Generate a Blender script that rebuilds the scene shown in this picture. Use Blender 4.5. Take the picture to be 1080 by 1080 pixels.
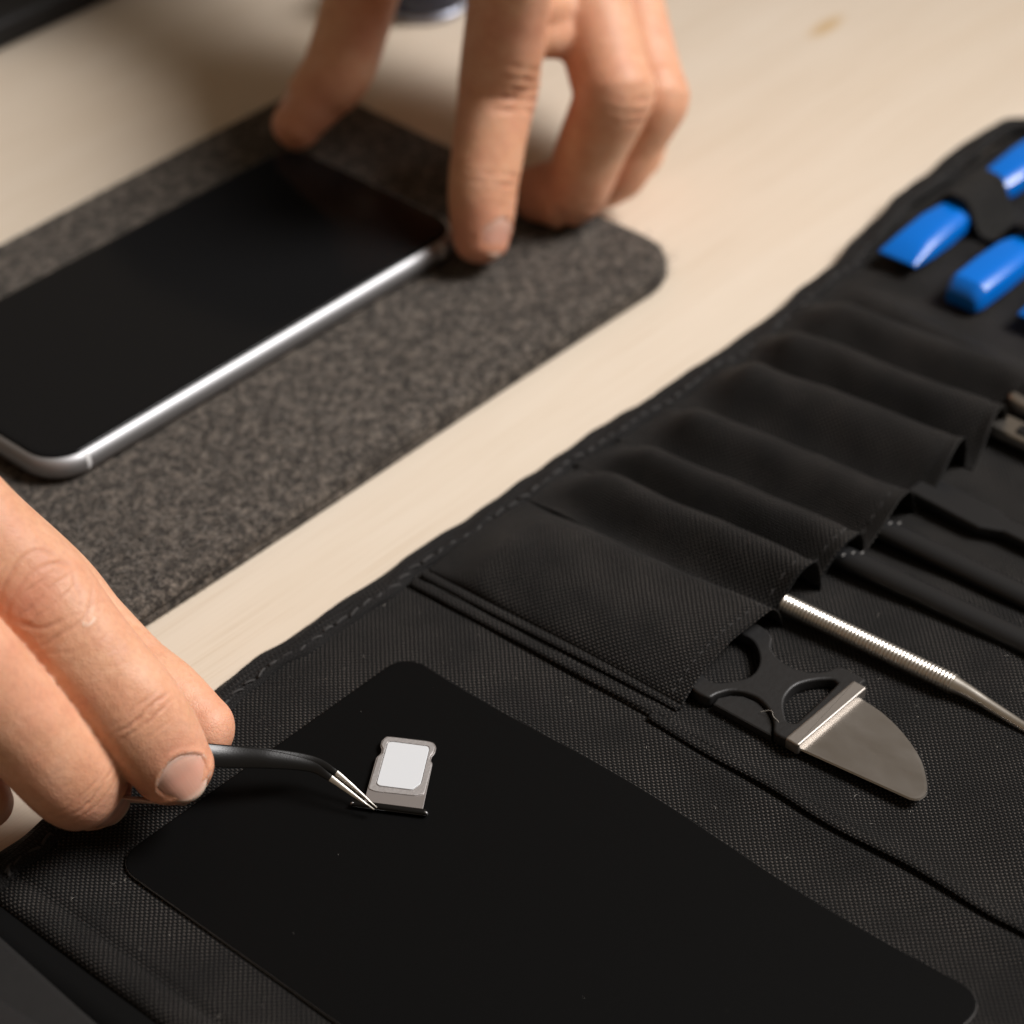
import bpy, bmesh, math, random
import numpy as np
from mathutils import Vector
from mathutils.bvhtree import BVHTree
random.seed(11); rng = np.random.default_rng(7)
R = math.radians
S = 0.001                      # the scene is measured in millimetres, Blender in metres
scene = bpy.context.scene
for o in list(bpy.data.objects): bpy.data.objects.remove(o)

# ------------------------------------------------------------------ camera, world, light, exposure
cam_data = bpy.data.cameras.new('camera'); cam = bpy.data.objects.new('camera', cam_data)
scene.collection.objects.link(cam); scene.camera = cam
cam_data.sensor_width = 36.0; cam_data.lens = 94.33
cam_data.clip_start = 0.02; cam_data.clip_end = 20
cam.location = (-0.35875, -0.31964, 0.37581)
cam.rotation_euler = Vector((0.58812, 0.52399, -0.61607)).to_track_quat('-Z', 'Y').to_euler()
cam_data.dof.use_dof = True; cam_data.dof.focus_distance = 0.534
cam_data.dof.aperture_fstop = 10.5; cam_data.dof.aperture_blades = 9

world = bpy.data.worlds.new('World'); scene.world = world; world.use_nodes = True
world.node_tree.nodes['Background'].inputs[0].default_value = (1.0, 0.77, 0.54, 1)
world.node_tree.nodes['Background'].inputs[1].default_value = 0.155

def area_light(name, loc, target, sx, sy, watts, col, spread=180):
    l = bpy.data.lights.new(name, 'AREA'); l.shape = 'RECTANGLE'; l.size = sx; l.size_y = sy
    l.energy = watts; l.color = col; l.spread = R(spread)            # a softbox with a honeycomb grid
    o = bpy.data.objects.new(name, l); scene.collection.objects.link(o); o.location = loc
    o.rotation_euler = (Vector(target) - Vector(loc)).to_track_quat('-Z', 'Y').to_euler()
    return o
area_light('softbox', (0.70, -0.68, 1.00), (0.07, -0.12, 0.0), 0.78, 0.78, 3.25, (1.0, 0.97, 0.955), 35)

scene.view_settings.view_transform = 'Standard'; scene.view_settings.look = 'None'
scene.view_settings.exposure = 0.0; scene.view_settings.gamma = 1.0
scene.render.engine = 'CYCLES'
scene.cycles.max_bounces = 8

# ------------------------------------------------------------------ object helpers
def link(o): scene.collection.objects.link(o)
def base_of(parent):
    p = np.zeros(3)
    while parent is not None:
        p = p + np.array(parent.location) / S; parent = parent.parent
    return p
def mesh(name, verts, faces, mat, parent=None, uv=None, smooth=True, origin=None, data_only=False):
    """verts in world millimetres; uv one pair per vertex"""
    verts = np.asarray(verts, float)
    off = np.asarray(origin if origin is not None else (base_of(parent) if parent is not None else (0, 0, 0)), float)
    me = bpy.data.meshes.new(name)
    me.from_pydata(((verts - off) * S).tolist(), [], [list(map(int, f)) for f in faces])
    if smooth: me.polygons.foreach_set('use_smooth', [True] * len(me.polygons))
    if uv is not None:
        l = me.uv_layers.new(name='UVMap'); vi = np.zeros(len(me.loops), int); me.loops.foreach_get('vertex_index', vi)
        l.data.foreach_set('uv', np.asarray(uv, float)[vi].ravel())
    if mat: me.materials.append(mat)
    me.update()
    o = bpy.data.objects.new(name, me); link(o)
    if parent is not None: o.parent = parent
    elif origin is not None: o.location = off * S
    return o
def thing(name, loc, label, cat, group=None):
    o = bpy.data.objects.new(name, None); link(o); o.location = np.array(loc) * S
    o.empty_display_size = 0.01
    return tag(o, label, cat, group)
def tag(o, label, cat, group=None):
    o['label'] = label; o['category'] = cat
    if group: o['group'] = group
    return o
def structure(o): o['kind'] = 'structure'; return o

# ------------------------------------------------------------------ shape helpers
def catmull(P, n=12):
    P = np.asarray(P, float); Q = np.vstack([2 * P[0] - P[1], P, 2 * P[-1] - P[-2]]); out = []
    for i in range(1, len(Q) - 2):
        p0, p1, p2, p3 = Q[i - 1:i + 3]
        for k in range(n):
            t = k / n
            out.append(.5 * (2 * p1 + (p2 - p0) * t + (2 * p0 - 5 * p1 + 4 * p2 - p3) * t * t + (3 * p1 - p0 - 3 * p2 + p3) * t ** 3))
    out.append(P[-1]); return np.array(out)
def resample(P, step):
    d = np.r_[0, np.cumsum(np.linalg.norm(np.diff(P[:, :3], axis=0), axis=1))]
    n = max(2, int(round(d[-1] / step)) + 1); s = np.linspace(0, d[-1], n)
    return np.stack([np.interp(s, d, P[:, k]) for k in range(P.shape[1])], 1), s
def round_rect(x0, x1, y0, y1, r, n=8):
    rs = r if isinstance(r, (list, tuple)) else [r] * 4
    out = []
    for (cx, cy, a0), q in zip(((x1, y1, 0), (x0, y1, 90), (x0, y0, 180), (x1, y0, 270)), rs):
        sx = -1 if cx == x1 else 1; sy = -1 if cy == y1 else 1
        for k in range(n + 1):
            a = R(a0 + 90 * k / n)
            out.append((cx + sx * q + q * math.cos(a), cy + sy * q + q * math.sin(a)))
    return np.array(out)
def inset_poly(P, d):
    P = np.asarray(P, float); a = P - np.roll(P, 1, 0); b = np.roll(P, -1, 0) - P
    a /= np.linalg.norm(a, axis=1)[:, None] + 1e-9; b /= np.linalg.norm(b, axis=1)[:, None] + 1e-9
    na = np.stack([-a[:, 1], a[:, 0]], 1); nb = np.stack([-b[:, 1], b[:, 0]], 1)
    m = na + nb; m /= (np.sum(m * na, 1) * 1.0)[:, None].clip(0.5) + 1e-9
    return P + m * d
def slab(outline, profile, dz=None):
    """outline counter-clockwise; profile list of (inset, z) from bottom to top"""
    n = len(outline); V = []; F = []
    for ins, z in profile:
        Q = inset_poly(outline, ins) if ins else np.asarray(outline, float)
        V.append(np.c_[Q, np.full(n, float(z))])
    V = np.vstack(V)
    if dz is not None: V[:, 2] += dz(V[:, 0], V[:, 1])
    for k in range(len(profile) - 1):
        for i in range(n):
            j = (i + 1) % n; F.append((k * n + i, k * n + j, (k + 1) * n + j, (k + 1) * n + i))
    F.append(tuple(range(n - 1, -1, -1))); F.append(tuple((len(profile) - 1) * n + i for i in range(n)))
    return V, F
def edge_profile(z0, z1, r, k=4):
    lo = [(r * (1 - math.sin(R(90 * i / k))), z0 + r * (1 - math.cos(R(90 * i / k)))) for i in range(k + 1)]
    hi = [(r * (1 - math.cos(R(90 * i / k))), z1 - r * (1 - math.sin(R(90 * i / k)))) for i in range(k + 1)]
    return [(r + .15, z0)] + lo + hi + [(r + .15, z1)]
def plate(name, polys, z0, z1, bevel, mat, parent, res=2):
    """a flat piece with holes: first polygon outside, the rest holes (world mm)"""
    cu = bpy.data.curves.new(name, 'CURVE'); cu.dimensions = '2D'; cu.fill_mode = 'BOTH'
    off = base_of(parent)
    for P in polys:
        sp = cu.splines.new('POLY'); sp.points.add(len(P) - 1); sp.use_cyclic_u = True
        for q, p in zip(sp.points, P): q.co = ((p[0] - off[0]) * S, (p[1] - off[1]) * S, 0, 1)
    cu.extrude = ((z1 - z0) / 2 - bevel) * S; cu.bevel_depth = bevel * S; cu.bevel_resolution = res; cu.offset = -bevel * S
    t = bpy.data.objects.new(name, cu); link(t)
    dg = bpy.context.evaluated_depsgraph_get(); me = bpy.data.meshes.new_from_object(t.evaluated_get(dg))
    bpy.data.objects.remove(t); bpy.data.curves.remove(cu)
    me.name = name; me.materials.clear(); me.materials.append(mat)
    o = bpy.data.objects.new(name, me); link(o); o.parent = parent; o.location = (0, 0, ((z0 + z1) / 2 - off[2]) * S)
    return o
def sweep(path, section, close_path=False, up=(0, 0, 1), scale=None):
    """section: (side, up) points; path (n,3)"""
    P = np.asarray(path, float); n = len(P); m = len(section); T = np.gradient(P, axis=0)
    T /= np.linalg.norm(T, axis=1)[:, None]; up = np.asarray(up, float)
    V = []; uv = []; L = np.r_[0, np.cumsum(np.linalg.norm(np.diff(P, axis=0), axis=1))]
    sec = np.asarray(section, float); sl = np.r_[0, np.cumsum(np.linalg.norm(np.diff(sec, axis=0), axis=1))]
    for i in range(n):
        s = np.cross(T[i], up); s /= np.linalg.norm(s); u = np.cross(s, T[i])
        k = scale[i] if scale is not None else 1
        for j, (a, b) in enumerate(sec): V.append(P[i] + s * a * k + u * b * k); uv.append((L[i], sl[j]))
    F = [(i * m + j, (i + 1) * m + j, (i + 1) * m + (j + 1) % m, i * m + (j + 1) % m) for i in range(n - 1) for j in range(m)]
    F.append(tuple(range(m))); F.append(tuple((n - 1) * m + j for j in range(m - 1, -1, -1)))
    return np.array(V), F, np.array(uv)
def sheet(fn, us, vs, thick):
    """a closed thin cloth: fn(u, v) -> (x, y, z) arrays; the uv map measures the cloth in mm"""
    U, Vv = np.meshgrid(us, vs, indexing='ij'); X, Y, Z = fn(U, Vv)
    P = np.stack([X, Y, Z], -1); nu, nv = U.shape
    lu = np.zeros_like(U); lu[1:] = np.cumsum(np.linalg.norm(np.diff(P, axis=0), axis=2), 0)
    lv = np.zeros_like(U); lv[:, 1:] = np.cumsum(np.linalg.norm(np.diff(P, axis=1), axis=2), 1)
    lv = np.broadcast_to(lv.mean(0), U.shape)
    top = P.reshape(-1, 3); N = nu * nv; bot = top - np.array([0, 0, thick])
    uv = np.stack([lu.ravel() + us[0], lv.ravel() + vs[0]], 1)
    idx = np.arange(N).reshape(nu, nv)
    q = np.stack([idx[:-1, :-1], idx[1:, :-1], idx[1:, 1:], idx[:-1, 1:]], -1).reshape(-1, 4)
    F = [tuple(a) for a in q] + [tuple(a[::-1] + N) for a in q]
    rim = np.r_[idx[:, 0], idx[-1, 1:], idx[-2::-1, -1], idx[0, -2:0:-1]]
    for a, b in zip(rim, np.roll(rim, -1)): F.append((b, a, a + N, b + N))
    return np.vstack([top, bot]), F, np.vstack([uv, uv])
def cylinder_path(path, radii, n=20):
    P = np.asarray(path, float); T = np.gradient(P, axis=0); T /= np.linalg.norm(T, axis=1)[:, None]
    V = []
    for p, t, r in zip(P, T, radii):
        a = np.cross(t, (0.1, 0.2, 1)); a /= np.linalg.norm(a); b = np.cross(t, a)
        for k in range(n):
            w = 2 * math.pi * k / n; V.append(p + r * (a * math.cos(w) + b * math.sin(w)))
    F = [(i * n + j, i * n + (j + 1) % n, (i + 1) * n + (j + 1) % n, (i + 1) * n + j) for i in range(len(P) - 1) for j in range(n)]
    F.append(tuple(range(n - 1, -1, -1))); F.append(tuple((len(P) - 1) * n + j for j in range(n)))
    return np.array(V), F
def wob(x, y, s=1.0, seed=0.0):
    x = np.asarray(x) / s + seed * 7.3; y = np.asarray(y) / s + seed * 3.1
    return (np.sin(x * 1.0 + .7 * np.sin(y * .8 + 1)) + .6 * np.sin(y * 1.3 + x * .5 + 2) + .4 * np.sin(x * 2.3 - y * 1.7 + .5)) / 2
def smooth(a, b, x):
    t = np.clip((np.asarray(x, float) - a) / (b - a), 0, 1); return t * t * (3 - 2 * t)

# ------------------------------------------------------------------ materials
class Nodes:
    def __init__(self, name):
        self.m = bpy.data.materials.new(name); self.m.use_nodes = True; self.t = self.m.node_tree
        self.p = self.t.nodes['Principled BSDF']; self.out = self.t.nodes['Material Output']
    def n(self, kind, **kw):
        o = self.t.nodes.new(kind)
        for k, v in kw.items():
            if k.startswith('i_'):
                key = k[2:]; o.inputs[int(key) if key.isdigit() else key.replace('_', ' ')].default_value = v
            else: setattr(o, k, v)
        return o
    def l(self, a, b): self.t.links.new(a, b)
    def coord(self, which='Object', scale=(1, 1, 1)):
        c = self.n('ShaderNodeTexCoord'); mp = self.n('ShaderNodeMapping'); mp.inputs['Scale'].default_value = scale
        self.l(c.outputs[which], mp.inputs['Vector']); return mp.outputs[0]
    def noise(self, vec, scale, detail=4, rough=.55):
        o = self.n('ShaderNodeTexNoise', i_Scale=scale, i_Detail=detail, i_Roughness=rough); self.l(vec, o.inputs['Vector']); return o.outputs['Fac']
    def ramp(self, fac, stops):
        o = self.n('ShaderNodeValToRGB'); e = o.color_ramp.elements
        while len(e) < len(stops): e.new(.5)
        for q, (p, c) in zip(e, stops): q.position = p; q.color = (*c, 1)
        self.l(fac, o.inputs[0]); return o.outputs[0]
    def math(self, op, a, b=None, c=None):
        o = self.n('ShaderNodeMath', operation=op)
        for i, v in enumerate((a, b, c)):
            if v is None: continue
            if isinstance(v, (int, float)): o.inputs[i].default_value = v
            else: self.l(v, o.inputs[i])
        return o.outputs[0]
    def mix(self, fac, a, b, blend='MIX'):
        o = self.n('ShaderNodeMix', data_type='RGBA', blend_type=blend)
        for i, v in ((0, fac), (6, a), (7, b)):
            if isinstance(v, (int, float)): o.inputs[i].default_value = v
            elif isinstance(v, tuple): o.inputs[i].default_value = (*v, 1)
            else: self.l(v, o.inputs[i])
        return o.outputs[2]
    def bump(self, h, dist, strength=1.0, prev=None):
        o = self.n('ShaderNodeBump', i_Strength=strength, i_Distance=dist); self.l(h, o.inputs['Height'])
        if prev is not None: self.l(prev, o.inputs['Normal'])
        return o.outputs[0]
    def set(self, **kw):
        for k, v in kw.items():
            i = self.p.inputs[k.replace('_', ' ')]
            if isinstance(v, (int, float)): i.default_value = v
            elif isinstance(v, tuple): i.default_value = (*v, 1) if i.type == 'RGBA' else v
            else: self.l(v, i)
        return self

def make_wood():
    a = Nodes('pale_wood'); g = a.coord('Object', (5, 55, 5)); f = a.coord('Object', (22, 1900, 22)); b = a.coord('Object', (2.5, 9, 2))
    n1 = a.noise(g, 1.0, 5, .6); n2 = a.noise(f, 1.0, 3, .6); n3 = a.noise(b, 1.6, 3)
    col = a.ramp(n1, [(.3, (.615, .525, .418)), (.55, (.65, .565, .462)), (.75, (.675, .595, .495))])
    col = a.mix(a.math('MULTIPLY', a.ramp(n3, [(.35, (0, 0, 0)), (.7, (1, 1, 1))]), .35), col, (.58, .46, .325))
    pores = a.ramp(n2, [(.30, (1, 1, 1)), (.47, (0, 0, 0))])
    col = a.mix(a.math('MULTIPLY', pores, .30), col, (.43, .31, .19))
    # the one knot in the board: a short tan streak along the grain
    k = a.n('ShaderNodeTexCoord'); mp = a.n('ShaderNodeMapping', vector_type='TEXTURE'); a.l(k.outputs['Object'], mp.inputs['Vector'])
    mp.inputs['Location'].default_value = (.236, .0856, 0); mp.inputs['Rotation'].default_value = (0, 0, R(4)); mp.inputs['Scale'].default_value = (.013, .0042, 1)
    d = a.n('ShaderNodeVectorMath', operation='LENGTH'); a.l(mp.outputs[0], d.inputs[0])
    kn = a.ramp(a.math('ADD', d.outputs['Value'], a.math('MULTIPLY', n1, .35)), [(.45, (1, 1, 1)), (1.15, (0, 0, 0))])
    col = a.mix(a.math('MULTIPLY', kn, .75), col, (.50, .33, .14))
    a.set(Base_Color=col, Roughness=.52, Specular_IOR_Level=.35, Normal=a.bump(a.math('ADD', a.math('MULTIPLY', n2, .6), n1), .00025, .5))
    return a.m
def make_fabric(name='black_nylon', cell=.64, hi=(.118, .102, .089), lo=(.0007, .0007, .0007), depth=.00030):  # hi and lo put the thread highlights and shaded gaps into the colour
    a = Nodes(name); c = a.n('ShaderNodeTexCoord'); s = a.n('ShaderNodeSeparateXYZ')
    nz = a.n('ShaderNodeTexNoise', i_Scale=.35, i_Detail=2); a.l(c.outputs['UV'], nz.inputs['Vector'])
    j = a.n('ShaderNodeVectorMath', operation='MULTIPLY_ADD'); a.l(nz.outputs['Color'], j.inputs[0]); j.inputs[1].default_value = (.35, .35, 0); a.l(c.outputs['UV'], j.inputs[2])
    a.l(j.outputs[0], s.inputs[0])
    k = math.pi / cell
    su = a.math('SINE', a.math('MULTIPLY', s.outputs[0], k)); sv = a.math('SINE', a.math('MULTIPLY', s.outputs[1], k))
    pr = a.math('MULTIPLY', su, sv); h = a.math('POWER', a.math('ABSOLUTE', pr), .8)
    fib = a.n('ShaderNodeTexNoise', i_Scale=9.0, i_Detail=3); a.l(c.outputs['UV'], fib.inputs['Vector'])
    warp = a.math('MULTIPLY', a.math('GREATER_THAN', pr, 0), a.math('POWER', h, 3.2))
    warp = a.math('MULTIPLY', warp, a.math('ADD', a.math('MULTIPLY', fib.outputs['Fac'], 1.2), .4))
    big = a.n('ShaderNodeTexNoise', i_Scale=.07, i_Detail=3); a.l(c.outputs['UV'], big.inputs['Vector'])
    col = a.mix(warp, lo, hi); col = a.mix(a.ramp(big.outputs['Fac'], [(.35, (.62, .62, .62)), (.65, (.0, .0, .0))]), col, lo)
    # lint and dust specks caught in the weave
    v = a.n('ShaderNodeTexVoronoi', i_Scale=.13); a.l(c.outputs['UV'], v.inputs['Vector'])
    sp = a.math('LESS_THAN', v.outputs['Distance'], .020); col = a.mix(sp, col, (.22, .20, .17))
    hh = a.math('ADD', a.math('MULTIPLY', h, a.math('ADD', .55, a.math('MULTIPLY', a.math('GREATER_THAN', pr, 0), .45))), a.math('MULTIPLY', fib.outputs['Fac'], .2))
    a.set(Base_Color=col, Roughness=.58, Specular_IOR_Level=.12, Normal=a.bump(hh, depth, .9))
    a.p.inputs['Sheen Weight'].default_value = .04
    return a.m
def make_felt():
    a = Nodes('grey_felt'); c = a.coord('Object'); n1 = a.noise(c, 360, 6, .75); n2 = a.noise(c, 1100, 3, .7); n3 = a.noise(c, 60, 3)
    w = a.n('ShaderNodeTexNoise', i_Scale=600, i_Detail=4, i_Distortion=3.0); a.l(c, w.inputs['Vector'])
    col = a.ramp(n1, [(.38, (.009, .0072, .006)), (.50, (.052, .044, .036)), (.60, (.23, .190, .155))])
    col = a.mix(.45, col, a.ramp(w.outputs['Fac'], [(.42, (.008, .0065, .0055)), (.52, (.055, .046, .038)), (.61, (.26, .222, .185))]))
    col = a.mix(a.math('MULTIPLY', n3, .35), col, (.026, .021, .018))
    a.set(Base_Color=col, Roughness=.95, Specular_IOR_Level=.15, Normal=a.bump(a.math('ADD', n1, a.math('MULTIPLY', n2, .6)), .0009, 1.0))
    a.p.inputs['Sheen Weight'].default_value = .06; a.p.inputs['Sheen Roughness'].default_value = .6
    return a.m
def simple(name, col, rough, metal=0.0, spec=.5, nscale=None, ndepth=.0001, mottled=0.0, stretch=(1, 1, 1), rvar=0.0):
    a = Nodes(name); base = col
    if nscale:
        n = a.noise(a.coord('Object', stretch), nscale, 4)
        if mottled: base = a.mix(a.math('MULTIPLY', n, mottled), col, tuple(min(1, c * .45) for c in col))
        a.set(Normal=a.bump(n, ndepth, .5))
        if rvar: a.set(Roughness=a.math('ADD', a.math('MULTIPLY', n, rvar), rough - rvar / 2))
        else: a.set(Roughness=rough)
    else: a.set(Roughness=rough)
    a.set(Base_Color=base, Metallic=metal, Specular_IOR_Level=spec); return a.m
def make_skin():
    a = Nodes('skin'); c = a.coord('Object'); n1 = a.noise(c, 140, 4, .6); n2 = a.noise(c, 900, 3, .6); n0 = a.noise(c, 62, 2, .5)
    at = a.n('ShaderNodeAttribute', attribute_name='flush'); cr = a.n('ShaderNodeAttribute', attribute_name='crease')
    col = a.ramp(n1, [(.28, (.58, .285, .165)), (.5, (.67, .360, .215)), (.72, (.72, .425, .275))])
    col = a.mix(a.math('MULTIPLY', a.ramp(n0, [(.46, (0, 0, 0)), (.68, (1, 1, 1))]), .34), col, (.66, .285, .20))
    col = a.mix(a.math('MULTIPLY', a.math('MULTIPLY', at.outputs['Fac'], a.math('ADD', n1, .35)), .75), col, (.60, .215, .135))
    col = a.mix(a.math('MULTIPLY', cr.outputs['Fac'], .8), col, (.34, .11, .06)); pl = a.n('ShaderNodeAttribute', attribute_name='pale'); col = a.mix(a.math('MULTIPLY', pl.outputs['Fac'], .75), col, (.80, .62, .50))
    col = a.mix(a.math('MULTIPLY', a.ramp(n2, [(.45, (0, 0, 0)), (.72, (1, 1, 1))]), .30), col, (.47, .22, .14))
    v = a.n('ShaderNodeTexVoronoi', i_Scale=1350, feature='DISTANCE_TO_EDGE'); a.l(c, v.inputs['Vector'])
    h = a.math('ADD', a.math('MINIMUM', v.outputs['Distance'], .25), a.math('MULTIPLY', n2, .5))
    fine = a.noise(a.coord('Object', (1, 1, 1)), 420, 5, .65)
    nr = a.bump(h, .00013, .8); nr = a.bump(fine, .00030, .55, nr)
    a.set(Base_Color=col, Roughness=a.math('ADD', .34, a.math('MULTIPLY', fine, .36)), Specular_IOR_Level=.40, Normal=nr,
          Subsurface_Weight=.24, Subsurface_Radius=(1.0, .36, .18), Subsurface_Scale=.0022)
    return a.m
def make_nail():
    a = Nodes('nail'); c = a.n('ShaderNodeTexCoord'); s = a.n('ShaderNodeSeparateXYZ'); a.l(c.outputs['UV'], s.inputs[0])
    col = a.ramp(s.outputs[1], [(0.0, (.70, .50, .42)), (.14, (.66, .39, .30)), (.45, (.65, .335, .25)), (.84, (.64, .35, .26)), (.94, (.68, .47, .37)), (1.0, (.70, .54, .43))])
    st = a.n('ShaderNodeTexNoise', i_Scale=1.0, i_Detail=3); mp = a.n('ShaderNodeMapping'); mp.inputs['Scale'].default_value = (26, 1.5, 1)
    a.l(c.outputs['UV'], mp.inputs['Vector']); a.l(mp.outputs[0], st.inputs['Vector'])
    a.set(Base_Color=col, Roughness=.24, Specular_IOR_Level=.5, Normal=a.bump(st.outputs['Fac'], .00006, .5),
          Subsurface_Weight=.25, Subsurface_Radius=(1.0, .4, .25), Subsurface_Scale=.0012)
    return a.m
M = dict(
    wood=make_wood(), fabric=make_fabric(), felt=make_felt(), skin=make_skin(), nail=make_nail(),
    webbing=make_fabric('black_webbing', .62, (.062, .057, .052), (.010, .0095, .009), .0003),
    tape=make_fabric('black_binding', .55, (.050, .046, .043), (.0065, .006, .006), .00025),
    thread=simple('black_thread', (.040, .038, .037), .7, spec=.2, nscale=2500, ndepth=.0002),
    mat=simple('black_mat', (.0022, .0022, .0022), .6, spec=.07, nscale=500, ndepth=.00003),
    mat_edge=simple('black_mat_edge', (.075, .07, .066), .5),
    glass=simple('black_glass', (.0075, .0075, .0078), .10, spec=.10),
    alu=simple('silver_aluminium', (.44, .44, .45), .54, 1.0, nscale=4000, ndepth=.00001),
    band=simple('white_plastic_band', (.62, .62, .62), .4),
    steel=simple('bright_steel', (.66, .625, .57), .34, 1.0, nscale=600, ndepth=.00003, stretch=(1, 1, 1)),
    blade=simple('brushed_blade_steel', (.45, .425, .395), .36, 1.0, nscale=70, ndepth=.00004, mottled=.22, stretch=(2.2, 1.2, 1), rvar=.16),
    bolster=simple('satin_bolster_steel', (.36, .33, .30), .50, 1.0, nscale=1200, ndepth=.00004),
    wool_light=simple('wool_fibre_light', (.20, .18, .16), .9, spec=.1), wool_dark=simple('wool_fibre_dark', (.035, .030, .026), .9, spec=.1), lint=simple('lint_fibre', (.30, .28, .25), .9, spec=.1),
    lining=simple('black_lining', (.003, .003, .003), .8, spec=.08),
    tray=simple('tray_grey_metal', (.47, .44, .43), .42, .85, nscale=5000, ndepth=.00002),
    tray_rim=simple('tray_grainy_rim', (.66, .64, .635), .5, .8, nscale=1700, ndepth=.00012, mottled=.6),
    sim=simple('white_card_plastic', (.58, .60, .62), .42, nscale=3000, ndepth=.00001),
    rubber=simple('black_rubber', (.014, .0135, .0135), .46, spec=.42, nscale=800, ndepth=.00012, mottled=.5, rvar=.2),
    black_steel=simple('black_coated_steel', (.004, .0039, .0038), .30, spec=.35, nscale=2600, ndepth=.00003),
    plastic=simple('black_plastic', (.010, .010, .0105), .42, spec=.4, nscale=1500, ndepth=.00004),
    white_print=simple('pale_print', (.13, .125, .12), .5),
    blue=simple('blue_plastic', (.0, .14, .58), .27, spec=.5, nscale=900, ndepth=.00004),
    greytool=simple('satin_grey_metal', (.42, .39, .35), .34, 1.0, nscale=900, ndepth=.00004),
    slab=simple('dark_grey_shell', (.013, .0125, .0125), .65, spec=.3, nscale=700, ndepth=.0001, mottled=.4),
    case=simple('dark_grey_cover', (.0095, .009, .0086), .75, spec=.3, nscale=260, ndepth=.0002, mottled=.5),
    navy=simple('navy_enamel', (.012, .018, .05), .2, spec=.5),
    sleeve=simple('dark_cotton', (.012, .012, .014), .9, spec=.1, nscale=900, ndepth=.0004),
    chrome=simple('chrome', (.40, .42, .5), .4, 1.0),
)

# ------------------------------------------------------------------ table
V, F = slab(round_rect(-700, 620, -520, 620, 4, 3), [(0, -28), (0, -1.2), (.35, -.35), (1.2, 0)])
structure(mesh('tabletop', V, F, M['wood'], smooth=False))

# ------------------------------------------------------------------ tool roll
roll = thing('tool_roll', (30, -60, 0), 'black nylon tool roll lying open with stitched pockets, bound edge and loops', 'tool roll')
def floor_z(x, y):
    """height of the roll's upper cloth"""
    x = np.asarray(x, float); y = np.asarray(y, float)
    return 2.6 + .35 * wob(x, y, 17, 1) + .9 * wob(x, y, 34, 6) * smooth(-70, -95, y) * smooth(-34, -22, x) + .8 * np.exp(-((y + 140 - .25 * x) / 9) ** 2) * smooth(-30, -5, x) + .5 * np.exp(-((y + 118 - .2 * x) / 7) ** 2) * smooth(0, 30, x)
def left_panel(u, v):
    z = 2.0 + .22 * wob(u, v, 14, 2) - .55 * np.exp(-((u + 149.8) / .9) ** 2) + .35 * np.exp(-((u + 153.5) / 2.2) ** 2)
    z = z - 1.2 * smooth(-155.4, -157.2, u)
    z = z + .5 * np.exp(-((u + 38) / 3.5) ** 2) * smooth(-60, -80, v) - .4 * np.exp(-((u + 31.5 + .04 * (v + 3)) / 1) ** 2)
    return u, v, z
V, F, UV = sheet(left_panel, np.arange(-157, -29.9, 1.0), np.arange(-262, 1.6, 1.5), 1.0)
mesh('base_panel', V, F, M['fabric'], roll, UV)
def right_panel(u, v):
    y = v * 1.0 + smooth(110, 175, u) * 7 * smooth(-40, 0, v)
    z = floor_z(u, y) + .75 * np.exp(-((u + 33.6) / 1.4) ** 2) * smooth(-60, -75, v)
    z = z - .5 * smooth(-8, 0, y)
    hump = 3.4 * np.exp(-((u - 121 - .08 * y) / 5.5) ** 2) * smooth(-1, -14, y)
    return u + .6 * wob(u, v, 30, 3) * (u < 0), y, z + hump
V, F, UV = sheet(right_panel, np.arange(-34.6, 236.1, 1.1), np.arange(-262, 1.2, 1.5), 1.4)
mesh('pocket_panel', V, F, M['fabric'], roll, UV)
# the under-layer that shows as a dark margin beyond the hem
V, F, UV = sheet(lambda u, v: (u, v, .7 + .1 * wob(u, v, 11, 5)), np.arange(-166, 233, 6), np.arange(-262, -1.9, 6), .6)
mesh('lining', V, F, M['lining'], roll, UV)

# bound edge
edge = catmull([(-157.4, -7), (-157, -4.5), (-154.5, -.8), (-147, 1.2), (-120, 2.8), (-84, 4.4), (-58, 4.9), (-30, 4.3), (-8, 4.6), (17, 4.0), (38, 4.4), (60, 3.0),
                (79, 2.7), (100, 3.4), (125, 5.2), (150, 9), (172, 11.4), (195, 13.2), (211, 13), (223, 9), (231, 1), (236, -12), (237.5, -40), (238, -120), (238, -260)], 10)
edge, el = resample(np.c_[edge, np.zeros(len(edge))], 1.3)
edge[:, 2] = .25 + .25 * (1 + np.sin(el / 9.0) * .5 + .4 * np.sin(el / 5.3 + 1)) + 1.6 * smooth(125, 165, edge[:, 0]) * smooth(-20, 0, edge[:, 1])
wave = .50 * np.sin(el / 7.7) + .35 * np.sin(el / 3.9 + 2) + .25 * np.sin(el / 2.1)
w_ = np.where(edge[:, 1] > -4, 1.0, .62)
sec = [(.2, 0), (-.3, .9), (.1, 1.9), (1.0, 2.6), (2.4, 2.9), (4.2, 2.85), (5.6, 2.75), (6.3, 2.45), (6.5, 1.9), (6.2, .8), (5, .2), (2.5, -.1)]
V = []; UV = []; m = len(sec)
T = np.gradient(edge[:, :2], axis=0); T /= np.linalg.norm(T, axis=1)[:, None]
for i in range(len(edge)):
    n_ = np.array([T[i, 1], -T[i, 0]])
    for j, (a, b) in enumerate(sec):
        q = edge[i, :2] + n_ * (a + wave[i] * (.5 + .1 * a)) * (w_[i] if a > .5 else 1)
        V.append((q[0], q[1], edge[i, 2] + b * (1 + .16 * math.sin(el[i] / 4.3 + a) + .08 * math.sin(el[i] / 1.9 + 2 * a)))); UV.append((el[i], j * .9))
F = [(i * m + j, i * m + (j + 1) % m, (i + 1) * m + (j + 1) % m, (i + 1) * m + j) for i in range(len(edge) - 1) for j in range(m)]
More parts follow.
